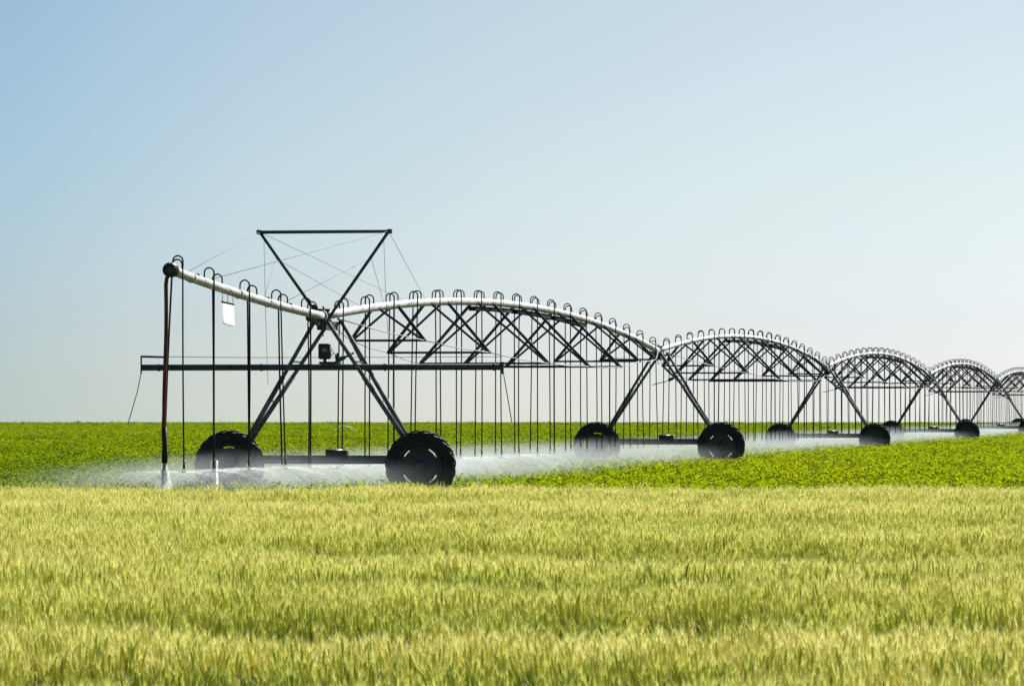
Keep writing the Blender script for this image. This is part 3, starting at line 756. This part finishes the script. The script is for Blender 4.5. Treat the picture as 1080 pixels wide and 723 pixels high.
# ------------------------------------------------------------------ light, sky, camera
SUN_AZ, SUN_EL = 32.0, 41.0       # degrees to the right of straight ahead (+Y), degrees up
sd = Vector((math.sin(R(SUN_AZ)) * math.cos(R(SUN_EL)), math.cos(R(SUN_AZ)) * math.cos(R(SUN_EL)), math.sin(R(SUN_EL))))
sl = bpy.data.lights.new('sun', 'SUN'); sl.energy = 5.0; sl.angle = R(.55); sl.color = (1, .955, .88)
so = bpy.data.objects.new('sun', sl); COL.objects.link(so); so.rotation_euler = (-sd).to_track_quat('-Z', 'Y').to_euler(); so.location = (30, 30, 60)
w = bpy.data.worlds.new('World'); scene.world = w; w.use_nodes = True; nt = w.node_tree; nt.nodes.clear()
o = nt.nodes.new('ShaderNodeOutputWorld'); bg = nt.nodes.new('ShaderNodeBackground'); bg.inputs['Strength'].default_value = .078
sk = nt.nodes.new('ShaderNodeTexSky'); sk.sky_type = 'NISHITA'; sk.sun_disc = False; sk.sun_elevation = R(SUN_EL); sk.sun_rotation = R(SUN_AZ)
sk.altitude = 600; sk.air_density = .55; sk.dust_density = 1.4; sk.ozone_density = 3.0
# paler, milkier air towards the sun and a cooler horizon (by direction in the world)
tc = nt.nodes.new('ShaderNodeTexCoord'); sx_ = nt.nodes.new('ShaderNodeSeparateXYZ'); nt.links.new(tc.outputs['Generated'], sx_.inputs[0])
def ramp(src, a, b, stops):
    mr = nt.nodes.new('ShaderNodeMapRange'); mr.inputs['From Min'].default_value = a; mr.inputs['From Max'].default_value = b; nt.links.new(src, mr.inputs['Value'])
    r = nt.nodes.new('ShaderNodeValToRGB'); r.color_ramp.interpolation = 'EASE' if len(stops) == 3 else 'LINEAR'; els = r.color_ramp.elements
    while len(els) < len(stops): els.new(.5)
    for e, (p_, c) in zip(els, stops): e.position = p_; e.color = (*c, 1)
    nt.links.new(mr.outputs[0], r.inputs[0]); return r.outputs[0]
def mul(a, b):
    n = nt.nodes.new('ShaderNodeVectorMath'); n.operation = 'MULTIPLY'; nt.links.new(a, n.inputs[0]); nt.links.new(b, n.inputs[1]); return n.outputs[0]
c = mul(sk.outputs[0], ramp(sx_.outputs['X'], -.16, .16, [(0, (.54, .69, .72)), (.17, (.64, .735, .735)), (.33, (.80, .825, .76)), (.5, (.90, .875, .768)), (.67, (.945, .90, .777)), (.83, (.96, .91, .785)), (1, (.96, .91, .785))]))
zl = ramp(sx_.outputs['Z'], 0, .10, [(0, (.88, .945, .95)), (.08, (.85, .86, .88)), (.2, (.82, .805, .825)), (.5, (.81, .81, .80)), (1, (.84, .83, .78))])
zr = ramp(sx_.outputs['Z'], 0, .10, [(0, (.735, .84, 1.05)), (.08, (.72, .795, .985)), (.2, (.715, .76, .905)), (.5, (.785, .80, .80)), (1, (.84, .83, .78))])
mrx = nt.nodes.new('ShaderNodeMapRange'); mrx.inputs['From Min'].default_value = -.10; mrx.inputs['From Max'].default_value = .07; nt.links.new(sx_.outputs['X'], mrx.inputs['Value'])
mz = nt.nodes.new('ShaderNodeMixRGB'); nt.links.new(mrx.outputs[0], mz.inputs['Fac']); nt.links.new(zl, mz.inputs['Color1']); nt.links.new(zr, mz.inputs['Color2'])
c = mul(c, mz.outputs[0])
nt.links.new(c, bg.inputs['Color']); nt.links.new(bg.outputs[0], o.inputs['Surface'])

cam = bpy.data.cameras.new('camera'); co = bpy.data.objects.new('camera', cam); COL.objects.link(co); scene.camera = co
co.location = (0, 0, EYE); co.rotation_euler = (R(90), 0, 0)
cam.sensor_width = 36; cam.lens = 36 * 5000 / 1080; cam.shift_y = 82.5 / 1080; cam.clip_start = .5; cam.clip_end = 12000
cam.dof.use_dof = True; cam.dof.focus_distance = 98; cam.dof.aperture_fstop = (cam.lens / 1000) / .008

vs_ = scene.view_settings; vs_.view_transform = 'Standard'; vs_.look = 'None'; vs_.exposure = 0.95; vs_.gamma = 1
scene.cycles.max_bounces = 8; scene.cycles.transparent_max_bounces = 24; scene.cycles.volume_bounces = 2
